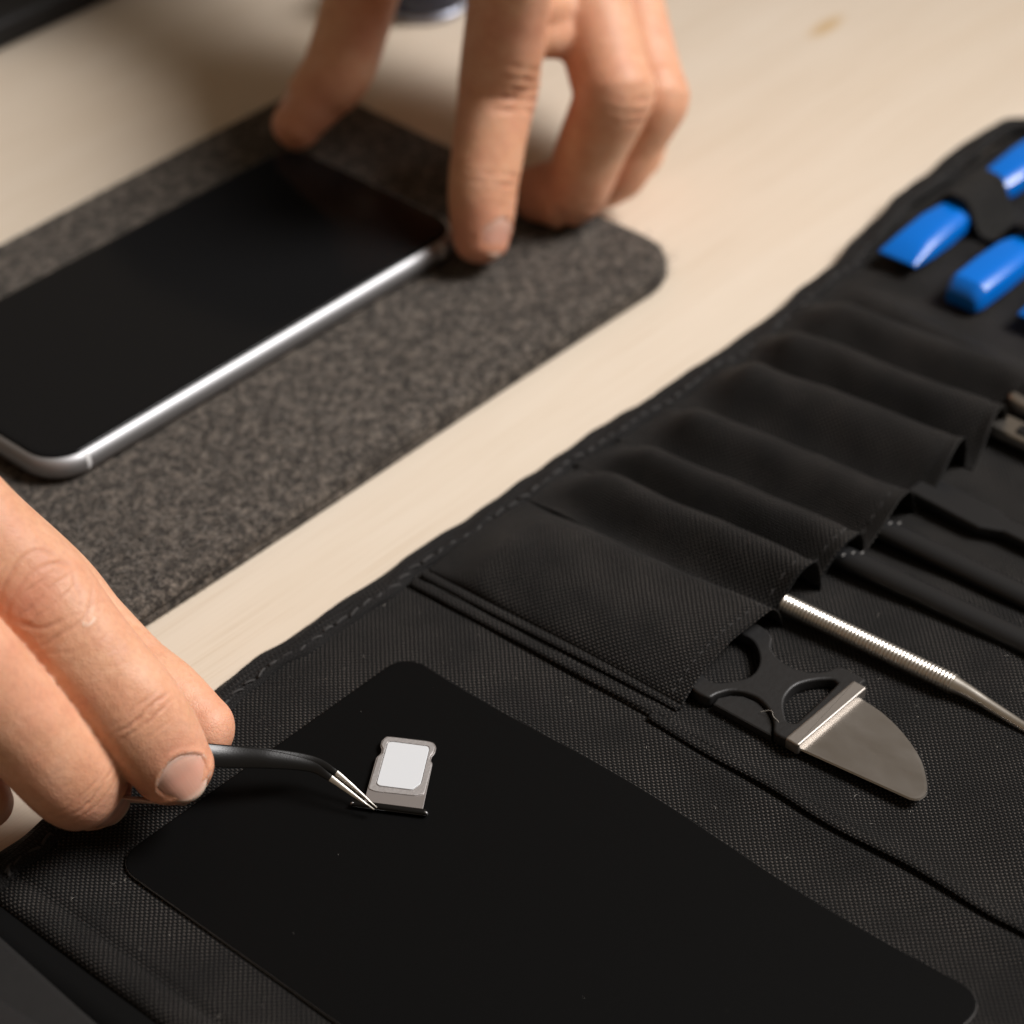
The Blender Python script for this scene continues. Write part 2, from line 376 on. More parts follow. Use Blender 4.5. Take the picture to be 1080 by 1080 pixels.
F += [tuple(range(m - 1, -1, -1)), tuple((len(edge) - 1) * m + j for j in range(m))]
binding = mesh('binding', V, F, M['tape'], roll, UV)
# stitches along the inner side of the binding
def stitch_mesh():
    P, _ = resample(np.c_[catmull([(-1.5, 0, -.25), (-.8, 0, .12), (0, 0, .2), (.8, 0, .12), (1.5, 0, -.25)], 3)], .5)
    return cylinder_path(P, [.30] * len(P), 7)
sv, sf = stitch_mesh()
proto = None
k = 0
for i in range(len(edge) - 1):
    if el[i] < k * 3.9 or not (-156 < edge[i, 0] < 232) or edge[i, 1] < -60: continue
    k = int(el[i] / 3.9) + 1
    n_ = np.array([T[i, 1], -T[i, 0]]); a = 5.1 * w_[i]
    q = edge[i, :2] + n_ * (a + wave[i]); z = edge[i, 2] + 2.88
    if proto is None: o = proto = mesh('stitch', sv, sf, M['thread'], None); o.parent = binding
    else: o = proto.copy(); link(o); o.parent = binding
    o.location = (np.array([q[0], q[1], z]) - base_of(binding)) * S
    o.rotation_euler = (0, 0, math.atan2(T[i, 1], T[i, 0]) + random.uniform(-.35, .35)); o.scale = (random.uniform(.6, 1.15), random.uniform(.8, 1.3), random.uniform(.5, 1.0))

# two narrow piped folds between the panels, and the long fold below them
def piping(name, path, r, flat=.36):
    P, s = resample(np.c_[catmull(path, 10)], 1.2)
    sec_ = [(r * math.cos(t), r * flat * math.sin(t)) for t in np.linspace(0, 2 * math.pi, 10, endpoint=False)]
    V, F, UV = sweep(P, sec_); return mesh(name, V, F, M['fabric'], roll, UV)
piping('piped_seam', [(-35.2, -2.5, 2.6), (-34.3, -25, 2.7), (-33.4, -50, 2.7), (-32.4, -73, 2.6)], 1.4)
piping('piped_seam', [(-31.9, -2.5, 2.9), (-31.0, -25, 3.1), (-29.6, -50, 3.1), (-28.6, -72, 2.9)], 1.25)
piping('piped_seam', [(-34.4, -69, 2.9), (-35.0, -84, 3.1), (-34.4, -100, 3.3), (-34.9, -116, 3.2), (-33.7, -134, 3.3), (-34.2, -152, 3.2), (-33.6, -170, 3.2), (-33.4, -262, 3.2)], 1.3)

# loose pockets, each sewn down along its two sides and open towards the front
valleys = [(-30.4, -28.6), (2.5, 6.0), (20.0, 21.3), (34.2, 37.0), (52.5, 57.5), (76.5, 79.5), (94.0, 97.0), (112.0, 115.5)]
peaks = [(.64, .82, 7.0, .62), (.66, .76, 9.0, 1.9), (.58, .74, 8.4, 1.6), (.64, .70, 9.0, 1.9), (.66, .78, 10.2, 2.0), (.60, .70, 9.2, 1.7), (.64, .68, 8.2, 1.9)]
for i in range(7):
    (a0, a1), (b0, b1) = valleys[i], valleys[i + 1]; t0, t1, H, pw = peaks[i]
    def pocket(u, v, i=i, a0=a0, a1=a1, b0=b0, b1=b1, t0=t0, t1=t1, H=H, pw=pw):
        yl = -2.5 - v * (67.5 + 2.2 * (i == 0)) + 1.2 * np.sin(u * 3.1 + i); w = v
        x = (a0 + (a1 - a0) * w) + u * ((b0 - a0) + (b1 - b0 - a1 + a0) * w)
        tp = t0 + (t1 - t0) * w + .02 * np.sin(w * 9 + i)
        prof = np.where(u < tp, np.sin(np.pi / 2 * np.clip(u / tp, 0, 1)) ** pw, np.cos(np.pi / 2 * np.clip((u - tp) / (1 - tp), 0, 1)) ** .75)
        ramp = smooth(-.03, .20, w) * (.78 + .22 * w)
        z = floor_z(x, yl) + .35 + H * prof * ramp + .42 * wob(x * 1.2, yl * .8, 5, i) * np.clip(prof + .25, 0, 1) * smooth(0, .2, w) + .5 * np.sin(u * 5 + w * 4 + i) * np.exp(-((w - .16) / .10) ** 2)
        z = z - .35 * np.exp(-((w - .955) / .012) ** 2) * prof            # the line of stitching near the mouth
        z = z + .15 * smooth(.965, 1, w) * prof
        return x + 1.2 * prof * w * (u > tp), yl, z
    V, F, UV = sheet(pocket, np.linspace(0, 1, 34), np.linspace(0, 1, 84), .4)
    V = np.array(V); n_ = len(UV) // 2
    U2 = UV.copy(); U2[:, 0] = V[:, 0] * 1.0 if False else UV[:, 0] + i * 13.7
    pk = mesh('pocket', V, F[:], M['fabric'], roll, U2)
    if i < 4:                                     # the thread line sewn along the mouth
        nst = int((b1 - a1) / 2.6)
        for q in range(nst):
            uu = np.array([(q + .2) / nst, (q + .45) / nst, (q + .7) / nst]) * .94 + .02; X_, Y_, Z_ = pocket(uu, np.full(3, .952))
            P_ = np.stack([X_, Y_, Z_ + np.array([-.05, .16, -.05])], 1); P_, _ = resample(np.c_[catmull(P_, 4)], .35)
            v_, f_ = cylinder_path(P_, [.13] * len(P_), 6); mesh('stitch', v_, f_, M['thread'], pk)

# elastic loop across the blue tools
def loop_fn(u, v):
    y = 1.5 - v
    bumps = 8.4 * np.exp(-((y + 8.2) / 6.2) ** 4) + 8.4 * np.exp(-((y + 30.3) / 7.0) ** 4) + 8.4 * np.exp(-((y + 53) / 7.0) ** 4)
    return 164.6 + u - .06 * v, y, 3.9 + bumps + .15 * np.sin(u * 2.1)
V, F, UV = sheet(loop_fn, np.linspace(0, 16.5, 18), np.linspace(0, 80, 80), .9)
mesh('elastic_loop', V, [f[::-1] for f in F], M['webbing'], roll, UV)

# ------------------------------------------------------------------ black work mat
def wavy_mat(x, y): return .5 * smooth(-70, -54, x) * np.sin(y / 13.0) + .25 * wob(x, y, 40, 4)
def densify(P, step):
    out = []
    for a, b in zip(P, np.roll(P, -1, 0)):
        n = max(1, int(np.linalg.norm(b - a) / step))
        for k in range(n): out.append(a + (b - a) * k / n)
    return np.array(out)
mo = densify(round_rect(-136, -52.5, -164, -17.6, 6, 7), 4.0)
mo[:, 0] += np.where(mo[:, 0] > -60, .9 * np.sin(mo[:, 1] / 15.0 + .6) - .5, 0)
V, F = slab(mo, [(.15, 2.05), (0, 2.12), (0, 2.48), (.07, 2.55), (.5, 2.56)])
mat_o = mesh('work_mat', V, F, M['mat'], None, origin=(-95, -90, 2.4))
mat_o.data.materials.append(M['mat_edge'])
for p_ in mat_o.data.polygons:
    if abs(p_.normal.z) < .8: p_.material_index = 1
tag(mat_o, 'smooth black rectangular sheet with rounded corners lying under the SIM tray', 'work mat')

# ------------------------------------------------------------------ felt pad and phone
pad = thing('felt_pad', (-50, 100, 0), 'charcoal grey felt pad with rounded corner lying under the phone', 'felt pad')
po = densify(round_rect(-260, 104.5, 32, 168.5, [9, 9, 9, 15], 9), 5)
po[:, 1] += .5 * np.sin(po[:, 0] / 37); po[:, 0] += .5 * np.sin(po[:, 1] / 21)
V, F = slab(po, [(1.2, .05), (.3, .5), (0, 1.3), (.1, 2.3), (.7, 2.75)]); mesh('lower_layer', V, F, M['felt'], pad)
V, F = slab(po, [(.7, 2.8), (.15, 3.1), (.1, 3.9), (.5, 5.1), (1.3, 5.75), (2.6, 6.0), (3.4, 6.03)]); mesh('upper_layer', V, F, M['felt'], pad)

phone = thing('smartphone', (0, 107, 6), 'silver edged smartphone with a black screen lying on the felt pad', 'phone')
px0, px1, py0, py1 = -70.2, 68.8, 75.1, 140.6
ol = round_rect(px0, px1, py0, py1, 10.5, 14)
prof = [(2.7 * (1 - math.cos(R(a))), 9.75 + 3.15 * math.sin(R(a))) for a in range(-88, 61, 12)]
V, F = slab(ol, prof + [(2.3, 12.75)]); mesh('frame', V, F, M['alu'], phone)
V, F = slab(ol, [(1.9, 12.2), (1.75, 12.6), (1.95, 12.95), (2.5, 13.12), (3.4, 13.17), (4.2, 13.18)]); mesh('screen', V, F, M['glass'], phone)
def frame_band(x, side):
    """thin plastic line that crosses the rounded long side"""
    V = []; F = []; rr = 3.36
    A = np.linspace(-80, 52, 14)
    for a in A:
        ins = 2.7 * (1 - math.cos(R(a))) - .035 * math.cos(R(a)); z = 9.75 + 3.185 * math.sin(R(a))
        y = py0 + ins if side < 0 else py1 - ins
        V += [(x - .55, y, z), (x + .55, y, z)]
    F = [(2 * i, 2 * i + 1, 2 * i + 3, 2 * i + 2) if side < 0 else (2 * i + 1, 2 * i, 2 * i + 2, 2 * i + 3) for i in range(len(A) - 1)]
    return V, F
for x in (-59.6, 58.2):
    for sd in (-1, 1): V, F = frame_band(x, sd); mesh('antenna_band', V, F, M['band'], phone)

# loose wool fibres standing off the felt, dust on the sheet, lint on the cloth
def fibres(name, n, place, length, width, mat, parent, lift=.5):
    V = []; F = []
    for _ in range(n):
        p, nrm = place(); a = rng.uniform(0, 2 * math.pi); d = np.array([math.cos(a), math.sin(a), 0]); l = length * rng.uniform(.35, 1.3); cv = rng.uniform(-1.4, 1.4)
        s_ = np.array([-d[1], d[0], 0]); b0 = len(V); m_ = 5
        for k in range(m_):
            t = k / (m_ - 1); q = p + d * l * t + s_ * cv * l * .5 * t * t + nrm * lift * l * math.sin(t * 2.2) * rng.uniform(.7, 1)
            w_h = width * (1 - .6 * abs(2 * t - 1)); V += [q - s_ * w_h, q + s_ * w_h + np.array([0, 0, w_h])]
        F += [(b0 + 2 * k, b0 + 2 * k + 1, b0 + 2 * k + 3, b0 + 2 * k + 2) for k in range(m_ - 1)]
    o = mesh(name, V, F, mat, parent); o['kind'] = 'stuff'; return o
ring = inset_poly(po, .1); cum = np.r_[0, np.cumsum(np.linalg.norm(np.diff(np.vstack([ring, ring[:1]]), axis=0), axis=1))]
def on_edge():
    while True:
        t = rng.uniform(0, cum[-1]); i = int(np.searchsorted(cum, t)) - 1; i = max(0, min(i, len(ring) - 1))
        q = ring[i] + (ring[(i + 1) % len(ring)] - ring[i]) * ((t - cum[i]) / (cum[i + 1] - cum[i] + 1e-9))
        if q[0] > -110: break
    e = ring[(i + 1) % len(ring)] - ring[i]; nn_ = np.array([e[1], -e[0], 0]) / (np.linalg.norm(e) + 1e-9)
    return np.array([q[0], q[1], rng.uniform(1.2, 5.2)]) - nn_ * .25, nn_ * .8 + np.array([0, 0, .4])
def on_top(): return np.array([rng.uniform(-105, 102), rng.uniform(33, 72) if rng.random() < .75 else rng.uniform(141, 167), 5.95]), np.array([0, 0, .55])
fibres('edge_fuzz', 3800, on_edge, 1.5, .045, M['wool_dark'], pad)
fibres('top_fuzz', 5200, on_top, 2.1, .05, M['wool_light'], pad, .35)
fibres('top_fuzz', 4200, on_top, 2.1, .055, M['wool_dark'], pad, .35)
def on_mat(): return np.array([rng.uniform(-134, -56), rng.uniform(-160, -20), 2.57]), np.array([0, 0, .3])
fibres('dust', 14, on_mat, .2, .03, M['lint'], mat_o, .3)
fibres('lint_thread', 1, on_mat, 1.6, .022, M['lint'], mat_o, .2)
def on_roll():
    x = rng.uniform(-30, 60); y = rng.uniform(-160, -74); return np.array([x, y, float(floor_z(x, y)) + .12]), np.array([0, 0, .4])
fibres('lint', 60, on_roll, .8, .03, M['lint'], roll, .4)
def on_left(): return np.array([rng.choice([rng.uniform(-154, -138), rng.uniform(-51, -37), rng.uniform(-130, -50)]), rng.uniform(-120, -3), 2.25]), np.array([0, 0, .4])
fibres('lint', 60, lambda: (lambda q: q if q[0][1] > -16 or q[0][0] < -137 or q[0][0] > -52 else (q[0] * np.array([1, .12, 1]), q[1]))(on_left()), .7, .03, M['lint'], roll, .4)

# ------------------------------------------------------------------ SIM tray and card
tray = thing('sim_tray', (-82, -43, 3.2), 'small grey metal SIM tray lying on the smooth black sheet', 'SIM tray')
tray_out = [(-75.8, -33.4), (-75.2, -34.3), (-71.3, -40.6), (-70.8, -41.9), (-71.4, -43.1), (-72.8, -44.1), (-74.0, -44.3), (-75.1, -45.0), (-75.4, -45.8), (-86.7, -53.6), (-93.3, -43.7), (-81.6, -36.1), (-80.3, -36.1), (-79.3, -35.4), (-78.7, -34.4), (-77.3, -33.5)]
sim_out = [(-77.1, -35.0), (-76.4, -35.5), (-72.6, -41.8), (-72.9, -42.5), (-81.3, -48.1), (-83.8, -48.1), (-87.3, -42.4), (-87.2, -41.6)]
def rounded(P, r=.5, n=4):
    P = np.array(P, float); out = []
    for i in range(len(P)):
        a = P[i - 1] - P[i]; b = P[(i + 1) % len(P)] - P[i]; la, lb = np.linalg.norm(a), np.linalg.norm(b); q = min(r, la * .45, lb * .45)
        p0 = P[i] + a / la * q; p2 = P[i] + b / lb * q
        for t in np.linspace(0, 1, n): out.append((1 - t) ** 2 * p0 + 2 * t * (1 - t) * P[i] + t * t * p2)
    return np.array(out)
to = rounded(tray_out, .55); so = rounded(sim_out, .45)
cen = so.mean(0); so_in = cen + (so - cen) * .86; so_out = cen + (so - cen) * 1.035
plate('tray_body', [to, so_in[::-1]], 3.35, 3.75, .06, M['tray'], tray)
rim = np.array([p for p in to if True])
cut = np.array([(-88.4, -46.0), (-85.0, -51.0)])
rim_out = rounded([(-76.0, -33.8), (-75.3, -34.7), (-71.6, -40.7), (-71.2, -41.9), (-71.7, -42.9), (-72.9, -43.7), (-74.1, -44.0), (-75.4, -44.8), (-75.7, -45.9), (-83.0, -50.6), (-84.6, -49.6), (-88.9, -43.0), (-89.3, -41.4), (-81.5, -36.5), (-80.2, -36.5), (-79.0, -35.6), (-78.5, -34.6), (-77.2, -33.9)], .4)
plate('tray_rim', [rim_out, so_out[::-1]], 3.74, 3.95, .05, M['tray_rim'], tray)
# the curved face plate along the tray's outer end
fa, fb = np.array([-94.0, -41.3]), np.array([-86.0, -54.4]); fd = (fb - fa) / np.linalg.norm(fb - fa); fn_ = np.array([fd[1], -fd[0]])
if fn_ @ np.array([-1, -1]) < 0: fn_ = -fn_
pill = round_rect(0, np.linalg.norm(fb - fa), -.35, 1.15, .74, 8)
V, F = slab(pill, [(.35, 0), (.08, .1), (0, .35), (0, .9), (.10, 1.15), (.4, 1.3), (.8, 1.34)])
V = np.array([(*(fa + fd * p[0] + fn_ * (p[2] - .35)), 2.9 + p[1]) for p in V]); F = [f[::-1] for f in F]
mesh('face_plate', V, F, M['black_steel'], tray)
for s_, nm in ((.55, 'plate_end'), (np.linalg.norm(fb - fa) - .55, 'plate_end')):
    c_ = fa + fd * s_ + fn_ * .55; P = np.array([(*(c_ + fd * (.55 if s_ > 2 else -.55) * math.sin(t) * .9 * 1.0), 3.3 + .68 * math.cos(t)) for t in np.linspace(.1, 2.0, 9)])
    V, F = cylinder_path(P, [.08, .16, .22, .26, .26, .24, .2, .14, .08], 8); mesh(nm, V, F, M['alu'], tray)
sim = plate('sim_card', [so], 3.45, 4.0, .08, M['sim'], tray)
sim.parent = None; sim.location = np.array([base_of(tray)[0], base_of(tray)[1], 3.725]) * S
tag(sim, 'white nano SIM card with one clipped corner sitting in the grey tray', 'SIM card')

# ------------------------------------------------------------------ pry knife with X shaped handle
knife = thing('pry_knife', (-11, -95, 3), 'short pry knife with X shaped black rubber handle and rounded steel blade', 'pry knife')
hl = catmull([(-19.5, -64.4), (-21.6, -68.0), (-24.2, -71.0), (-25.0, -73.5), (-24.6, -76.2), (-22.6, -76.8), (-20.0, -78.2), (-18.5, -80.6), (-18.0, -84), (-19.4, -87.8), (-21.6, -90.6), (-24.0, -92.6), (-24.2, -95), (-24.0, -97.4)], 4)
hr = catmull([(1.4, -97.2), (1.5, -94), (1.0, -90.6), (-2.0, -89.3), (-4.4, -87), (-5.7, -83.2), (-5.3, -79.4), (-3.6, -76.4), (-.8, -74.4), (.3, -72), (.6, -68), (0, -64.4)], 4)
hole1 = catmull([(-3.0, -92.4), (-3.6, -91.2), (-6.1, -89.0), (-9.4, -87.4), (-12.6, -87.5), (-15.3, -88.5), (-17.9, -90.6), (-19.6, -92.6), (-19.2, -94.0), (-17.5, -94.3), (-11, -94.0), (-5, -93.6), (-3.3, -93.4)], 4)
hole2 = catmull([(-18.6, -68), (-19.9, -71), (-20.3, -73.6), (-18.9, -75.5), (-15.9, -77.6), (-13.2, -78.5), (-9.9, -77.7), (-7.0, -75.6), (-4.6, -72.2), (-4.4, -69), (-5.4, -66.6), (-12, -66.2), (-17.6, -66.4)], 4)
plate('handle', [np.vstack([hl, hr]), hole1, hole2], 2.75, 5.7, .55, M['rubber'], knife, 3)
# the thinner web that fills the waist on the shaded side
V, F = slab(np.array([(-24.6, -77.4), (-24.3, -92.2), (-21.4, -90.4), (-19.2, -87.6), (-18.1, -84), (-18.6, -80.6), (-20.2, -78.4), (-22.6, -77.0)]), [(.0, 2.9), (0, 4.4), (.3, 4.6)]); mesh('handle_web', V, F, M['rubber'], knife, smooth=False)
V, F = slab(round_rect(-24.3, -.8, -98.9, -95.5, .5, 4), edge_profile(3.2, 6.0, .4)); mesh('bolster', V, F, M['bolster'], knife)
bl = np.vstack([[(-23.6, -98.4)], catmull([(-20.6, -123.6), (-20.0, -124.7), (-18.7, -125.4), (-16.7, -125.2), (-13.8, -123.1), (-9.6, -118.7), (-5.8, -112), (-3.5, -105), (-2.8, -98.4)], 5)])
V, F = slab(bl, [(.9, 3.75), (0, 4.15), (.05, 4.22), (.22, 4.5), (.8, 4.52)]); mesh('blade', V, F, M['blade'], knife, smooth=False)

P, _ = resample(np.c_[catmull([(-20.6, -86.4, 5.0), (-19.6, -88.4, 5.9), (-20.8, -90.0, 6.0), (-21.3, -92.2, 5.4), (-22.6, -93.6, 4.0)], 8)], .25)
V, F = cylinder_path(P, [.07] * len(P), 6); mesh('frayed_strand', V, F, M['lint'], knife)

# ------------------------------------------------------------------ knurled steel pick
pick = thing('metal_pick', (11, -95, 4), 'ribbed bright steel probe with flattened curved tip lying beside the pry knife', 'probe')
P0, P1 = np.array([9.3, -69.8, 6.0]), np.array([12.2, -111.5, 5.6]); L_ = np.linalg.norm(P1 - P0)
ss = []; rr = []; s_ = 0.0
while s_ < L_:
    for da, r_ in ((0, 1.95), (.18, 2.26), (.44, 2.26), (.62, 1.95)): ss.append(s_ + da); rr.append(r_)
    s_ += .86
ss = np.array(ss).clip(0, L_ + 1); V, F = cylinder_path([P0 + (P1 - P0) * a / L_ + np.array([0, 0, 1e-4 * i]) for i, a in enumerate(ss)], rr, 22)
mesh('grip', V, F, M['steel'], pick)
tp = catmull([(12.2, -111.2, 5.6), (12.5, -115, 5.3), (12.7, -121, 4.5), (12.6, -128, 3.9), (12.0, -136, 4.0), (11.0, -144, 5.2)], 6)
tr = np.interp(np.arange(len(tp)), [0, 4, 10, 20, 30], [2.0, 1.7, 1.35, 1.1, .7])
V, F = cylinder_path(tp, tr, 18); mesh('tip', V, F, M['steel'], pick)

# ------------------------------------------------------------------ black plastic rods and spudger
def rod(x0, x1, r, label, zz):
    t = thing('plastic_rod', (x0, -90, 3), label, 'plastic rod', 'black plastic rods in the roll pockets')
    P = np.array([(x0 + (x1 - x0) * (k / 10), -58 - 11 * k, zz - .2 * k * .3) for k in range(11)])
    sec_ = [(r * math.cos(t_) * 1.15, r * .8 * math.sin(t_)) for t_ in np.linspace(0, 2 * math.pi, 16, endpoint=False)]
    V, F, UV = sweep(P, sec_); mesh('shaft', V, F, M['plastic'], t)
    for k, (dx, dy) in enumerate(((-1.5, 0), (.2, -1.3), (1.8, -2.6))):
        p = np.array([x0 + .6 + dx, -70.2 + dy, 0]); zz2 = zz + r * .8 - .25 * (abs(dx) > 1) - .05
        V, F = slab(round_rect(p[0] - .55, p[0] + .55, p[1] - .22, p[1] + .22, .12, 3), [(0, zz2 - .2), (0, zz2 + .08), (.05, zz2 + .12)])
        mesh('printed_mark', V, F, M['white_print'], t)
    return t
rod(31.0, 36.6, 2.7, 'black plastic rod nearer the steel probe, pale marks at its pocket', 5.2)
rod(45.0, 48.2, 2.7, 'black plastic rod farther from the steel probe, beside the flat spudger', 5.2)
spud = thing('flat_spudger', (63, -85, 3), 'flat black plastic spudger with tapered shoulders lying beyond the rods', 'spudger')
V, F = slab(np.array([(59.4, -66.5), (58.9, -80), (58.8, -86), (61.2, -91), (61.8, -160), (66.2, -160), (66.0, -90), (67.6, -85), (67.6, -80), (67.6, -66.5)]), edge_profile(3.6, 6.4, .8)); mesh('body', V, F, M['plastic'], spud, smooth=False)
for xx, zz, label, w in ((95.0, 5.5, 'satin grey metal tool end poking from the pocket by the right edge', 3.2), (105.0, 7.2, 'pale metal tool end with rounded tip poking from the farthest pocket', 3.4)):
    t = thing('tweezer_tool', (xx, -70, 3), label, 'metal tool')
    V, F = slab(rounded([(xx - w, -130), (xx + w, -130), (xx + w + .3, -68), (xx + w - 1, -64.5), (xx - w + 1, -64.5), (xx - w - .3, -68)], 1.5), edge_profile(zz - 1.6, zz + 1.6, .8)); mesh('body', V, F, M['greytool'], t)
    V, F = slab(round_rect(xx - w * .55, xx + w * .55, -128, -73, .8, 4), [(0, zz + 1.55), (0, zz + 1.9), (.3, zz + 2.05)]); mesh('inlay', V, F, M['plastic'], t)

# ------------------------------------------------------------------ blue opening tools
def opening_tool(x0, yc, label, wedge, yaw, h=6.0, hw=5.4):
    t = thing('opening_tool', (x0 + 20, yc, 3.5), label, 'opening tool', 'blue plastic opening tools under the elastic loop')
    if wedge: st = [(0, hw * 1.02, 6.3, 6.7), (.6, hw * 1.02, 5.9, 7.2), (9, hw, 4.2, 9.2), (18, hw * .98, 3.8, 10.0), (26, hw * .86, 3.8, 9.6), (34, hw * .70, 3.9, 8.9), (45, hw * .7, 3.9, 8.9), (49, hw * .92, 3.8, 9.8), (62, hw, 3.8, 10.0), (84, hw, 4.5, 8.5), (92, hw, 5.8, 6.4)]
    else: st = [(0, hw * .80, 3.7, 7.2), (1.2, hw * .9, 3.6, 9.0), (3.4, hw * .98, 3.6, 10.4), (14, hw, 3.6, 10.6), (24, hw * .95, 3.6, 10.3), (31, hw * .75, 3.7, 9.2), (45, hw * .7, 3.7, 8.9), (52, hw * .95, 3.7, 10.2), (70, hw, 3.7, 10.4), (80, hw * .8, 4, 7)]
    V = []; F = []
    for s, w, zb, zt in st:
        c = min(2.4, (zt - zb) * .42); e = c * .25
        q = [(-w, zb + e), (-w + e, zb), (w - e, zb), (w, zb + e), (w, zt - c), (w - e * .8, zt - c * .55), (w - c * .95, zt - e * .2), (w - c * 1.4, zt), (-w + c * .9, zt), (-w + c * .4, zt - e * .4), (-w, zt - c * .7)]
        for a, z in q: V.append((x0 + s, yc - a, z))
    V = np.array(V); ca, sa = math.cos(R(yaw)), math.sin(R(yaw)); dx, dy = V[:, 0] - x0, V[:, 1] - yc
    V[:, 0] = x0 + ca * dx - sa * dy; V[:, 1] = yc + sa * dx + ca * dy
    m = 11
    F = [(i * m + j, (i + 1) * m + j, (i + 1) * m + (j + 1) % m, i * m + (j + 1) % m) for i in range(len(st) - 1) for j in range(m)]
    F += [tuple(range(m)), tuple((len(st) - 1) * m + j for j in range(m - 1, -1, -1))]
    o = mesh('body', V, F, M['blue'], t)
    b = o.modifiers.new('bevel', 'BEVEL'); b.width = .0005; b.segments = 3; b.limit_method = 'ANGLE'; b.angle_limit = R(28)
    return t
opening_tool(136.5, -9.2, 'blue plastic opening tool nearest the roll edge, with thin wedge end', True, 1.5)
opening_tool(132.6, -31.5, 'blue plastic opening tool with blunt slanted end, second from the roll edge', False, 1.0)
opening_tool(135.8, -51.5, 'blue plastic opening tool cut off at the right frame edge, third in the row', True, 0.5)

# ------------------------------------------------------------------ far and near clutter
V, F = slab(round_rect(-260, 330, 255.5, 420, 6, 6), edge_profile(.1, 9, 2.2)); dark = mesh('dark_slab', V, F, M['slab'], None, origin=(30, 330, 0))
tag(dark, 'flat dark grey slab with straight edge in the far left corner of the table', 'slab')
cup = thing('enamel_cup', (170, 186, 0), 'small dark blue round pot with bright bottom rim behind the fingers', 'pot')
A = np.linspace(0, 2 * math.pi, 40, endpoint=False)
def lathe(c, prof, n=40):
    V = [(c[0] + r * math.cos(t), c[1] + r * math.sin(t), z) for r, z in prof for t in np.linspace(0, 2 * math.pi, n, endpoint=False)]
    F = [(i * n + j, i * n + (j + 1) % n, (i + 1) * n + (j + 1) % n, (i + 1) * n + j) for i in range(len(prof) - 1) for j in range(n)]
    F += [tuple(range(n - 1, -1, -1)), tuple((len(prof) - 1) * n + j for j in range(n))]; return V, F
V, F = lathe((167, 184), [(12, .1), (13.2, .3), (13.8, 1.2), (13.6, 2.4), (13.0, 2.9)]); mesh('rim', V, F, M['chrome'], cup)
V, F = lathe((167, 184), [(12.8, 2.8), (13.4, 3.6), (14, 8), (14, 24), (13, 27), (11, 28)]); mesh('body', V, F, M['navy'], cup)
case = thing('fabric_cover', (-180, -60, 0), 'dark grey cloth cover lying beside the roll hem in the near left corner', 'cover')
c_out = np.array([(-240, 10), (-250, -260), (-178.5, -260), (-167.8, -90), (-164.9, -42), (-162.9, -14), (-164, 6), (-168, 10)])
V, F = slab(densify(c_out, 6), [(.3, .2), (0, .8), (.1, 2.6), (.6, 3.1), (1.6, 3.3)], lambda x, y: .25 * wob(x, y, 9, 8)); mesh('flap', V, F, M['case'], case)
V, F = slab(densify(np.array([(-236, -10), (-244, -250), (-186, -250), (-176, -92), (-172.5, -50), (-175, -20)]), 6), [(.0, 3.0), (0, 5.0), (.8, 5.8), (2, 6.1)], lambda x, y: .3 * wob(x, y, 8, 9)); mesh('upper_flap', V, F, M['slab'], case)

# ------------------------------------------------------------------ tweezers
tw = thing('tweezers', (-115, -30, 5), 'black coated angled tweezers with bare steel points holding the SIM tray', 'tweezers')
UPV = np.array([-.30, .28, .92]); UPV /= np.linalg.norm(UPV)
front = [(-142.5, -2.5, 31.0), (-127.2, -10.8, 22.5), (-110.7, -19.5, 14.2), (-101.8, -26.9, 11.5), (-96.7, -32.4, 9.6), (-95.6, -36.6, 8.6), (-94.4, -42.1, 6.4), (-93.4, -46.9, 4.6)]
wid = [5.4, 5.2, 4.6, 3.6, 2.3, 1.4, .8, .26]; gap = [.1, .15, .25, .55, 1.2, 1.6, 1.3, .75]
def arm(paths, k0, k1, mat, name, side):
    P = catmull(np.c_[np.array(paths, float), np.array(wid), np.array(gap)], 18); P = P[k0:k1]
    c = P[:, :3]; T = np.gradient(c, axis=0); T /= np.linalg.norm(T, axis=1)[:, None]
    view = np.array([-.588, -.524, .616]); V = []; m = 8
    for p, t, w, g in zip(c, T, P[:, 3], P[:, 4]):
        n_ = view + np.array([0, 0, .35]); n_ = n_ - t * (n_ @ t); n_ /= np.linalg.norm(n_); b = np.cross(t, n_)     # broad face towards n_
        q = p - n_ * ((g * .5 + 1.6) * .8 * side) + b * (-.95 * g * side); th = .55 + .12 * w * .3
        h_ = w / 2
        for a, e in ((-h_, -th * .2), (-h_ + th * .4, -th / 2), (h_ - th * .4, -th / 2), (h_, -th * .2), (h_, th * .2), (h_ - th * .4, th / 2), (-h_ + th * .4, th / 2), (-h_, th * .2)):
            V.append(q + b * a * 1.0 + n_ * e)
    F = [(i * m + j, i * m + (j + 1) % m, (i + 1) * m + (j + 1) % m, (i + 1) * m + j) for i in range(len(c) - 1) for j in range(m)]
    F += [tuple(range(m - 1, -1, -1)), tuple((len(c) - 1) * m + j for j in range(m))]
    o = mesh(name, np.array(V), F, mat, tw); bm = bmesh.new(); bm.from_mesh(o.data); bmesh.ops.recalc_face_normals(bm, faces=bm.faces); bm.to_mesh(o.data); bm.free(); o.data.set_sharp_from_angle(angle=R(40)); return o
for sd in (0, 1):
    a_ = arm(front, 0, 93, M['black_steel'], 'arm', sd)
    arm(front, 92, None, M['steel'], 'point', sd)

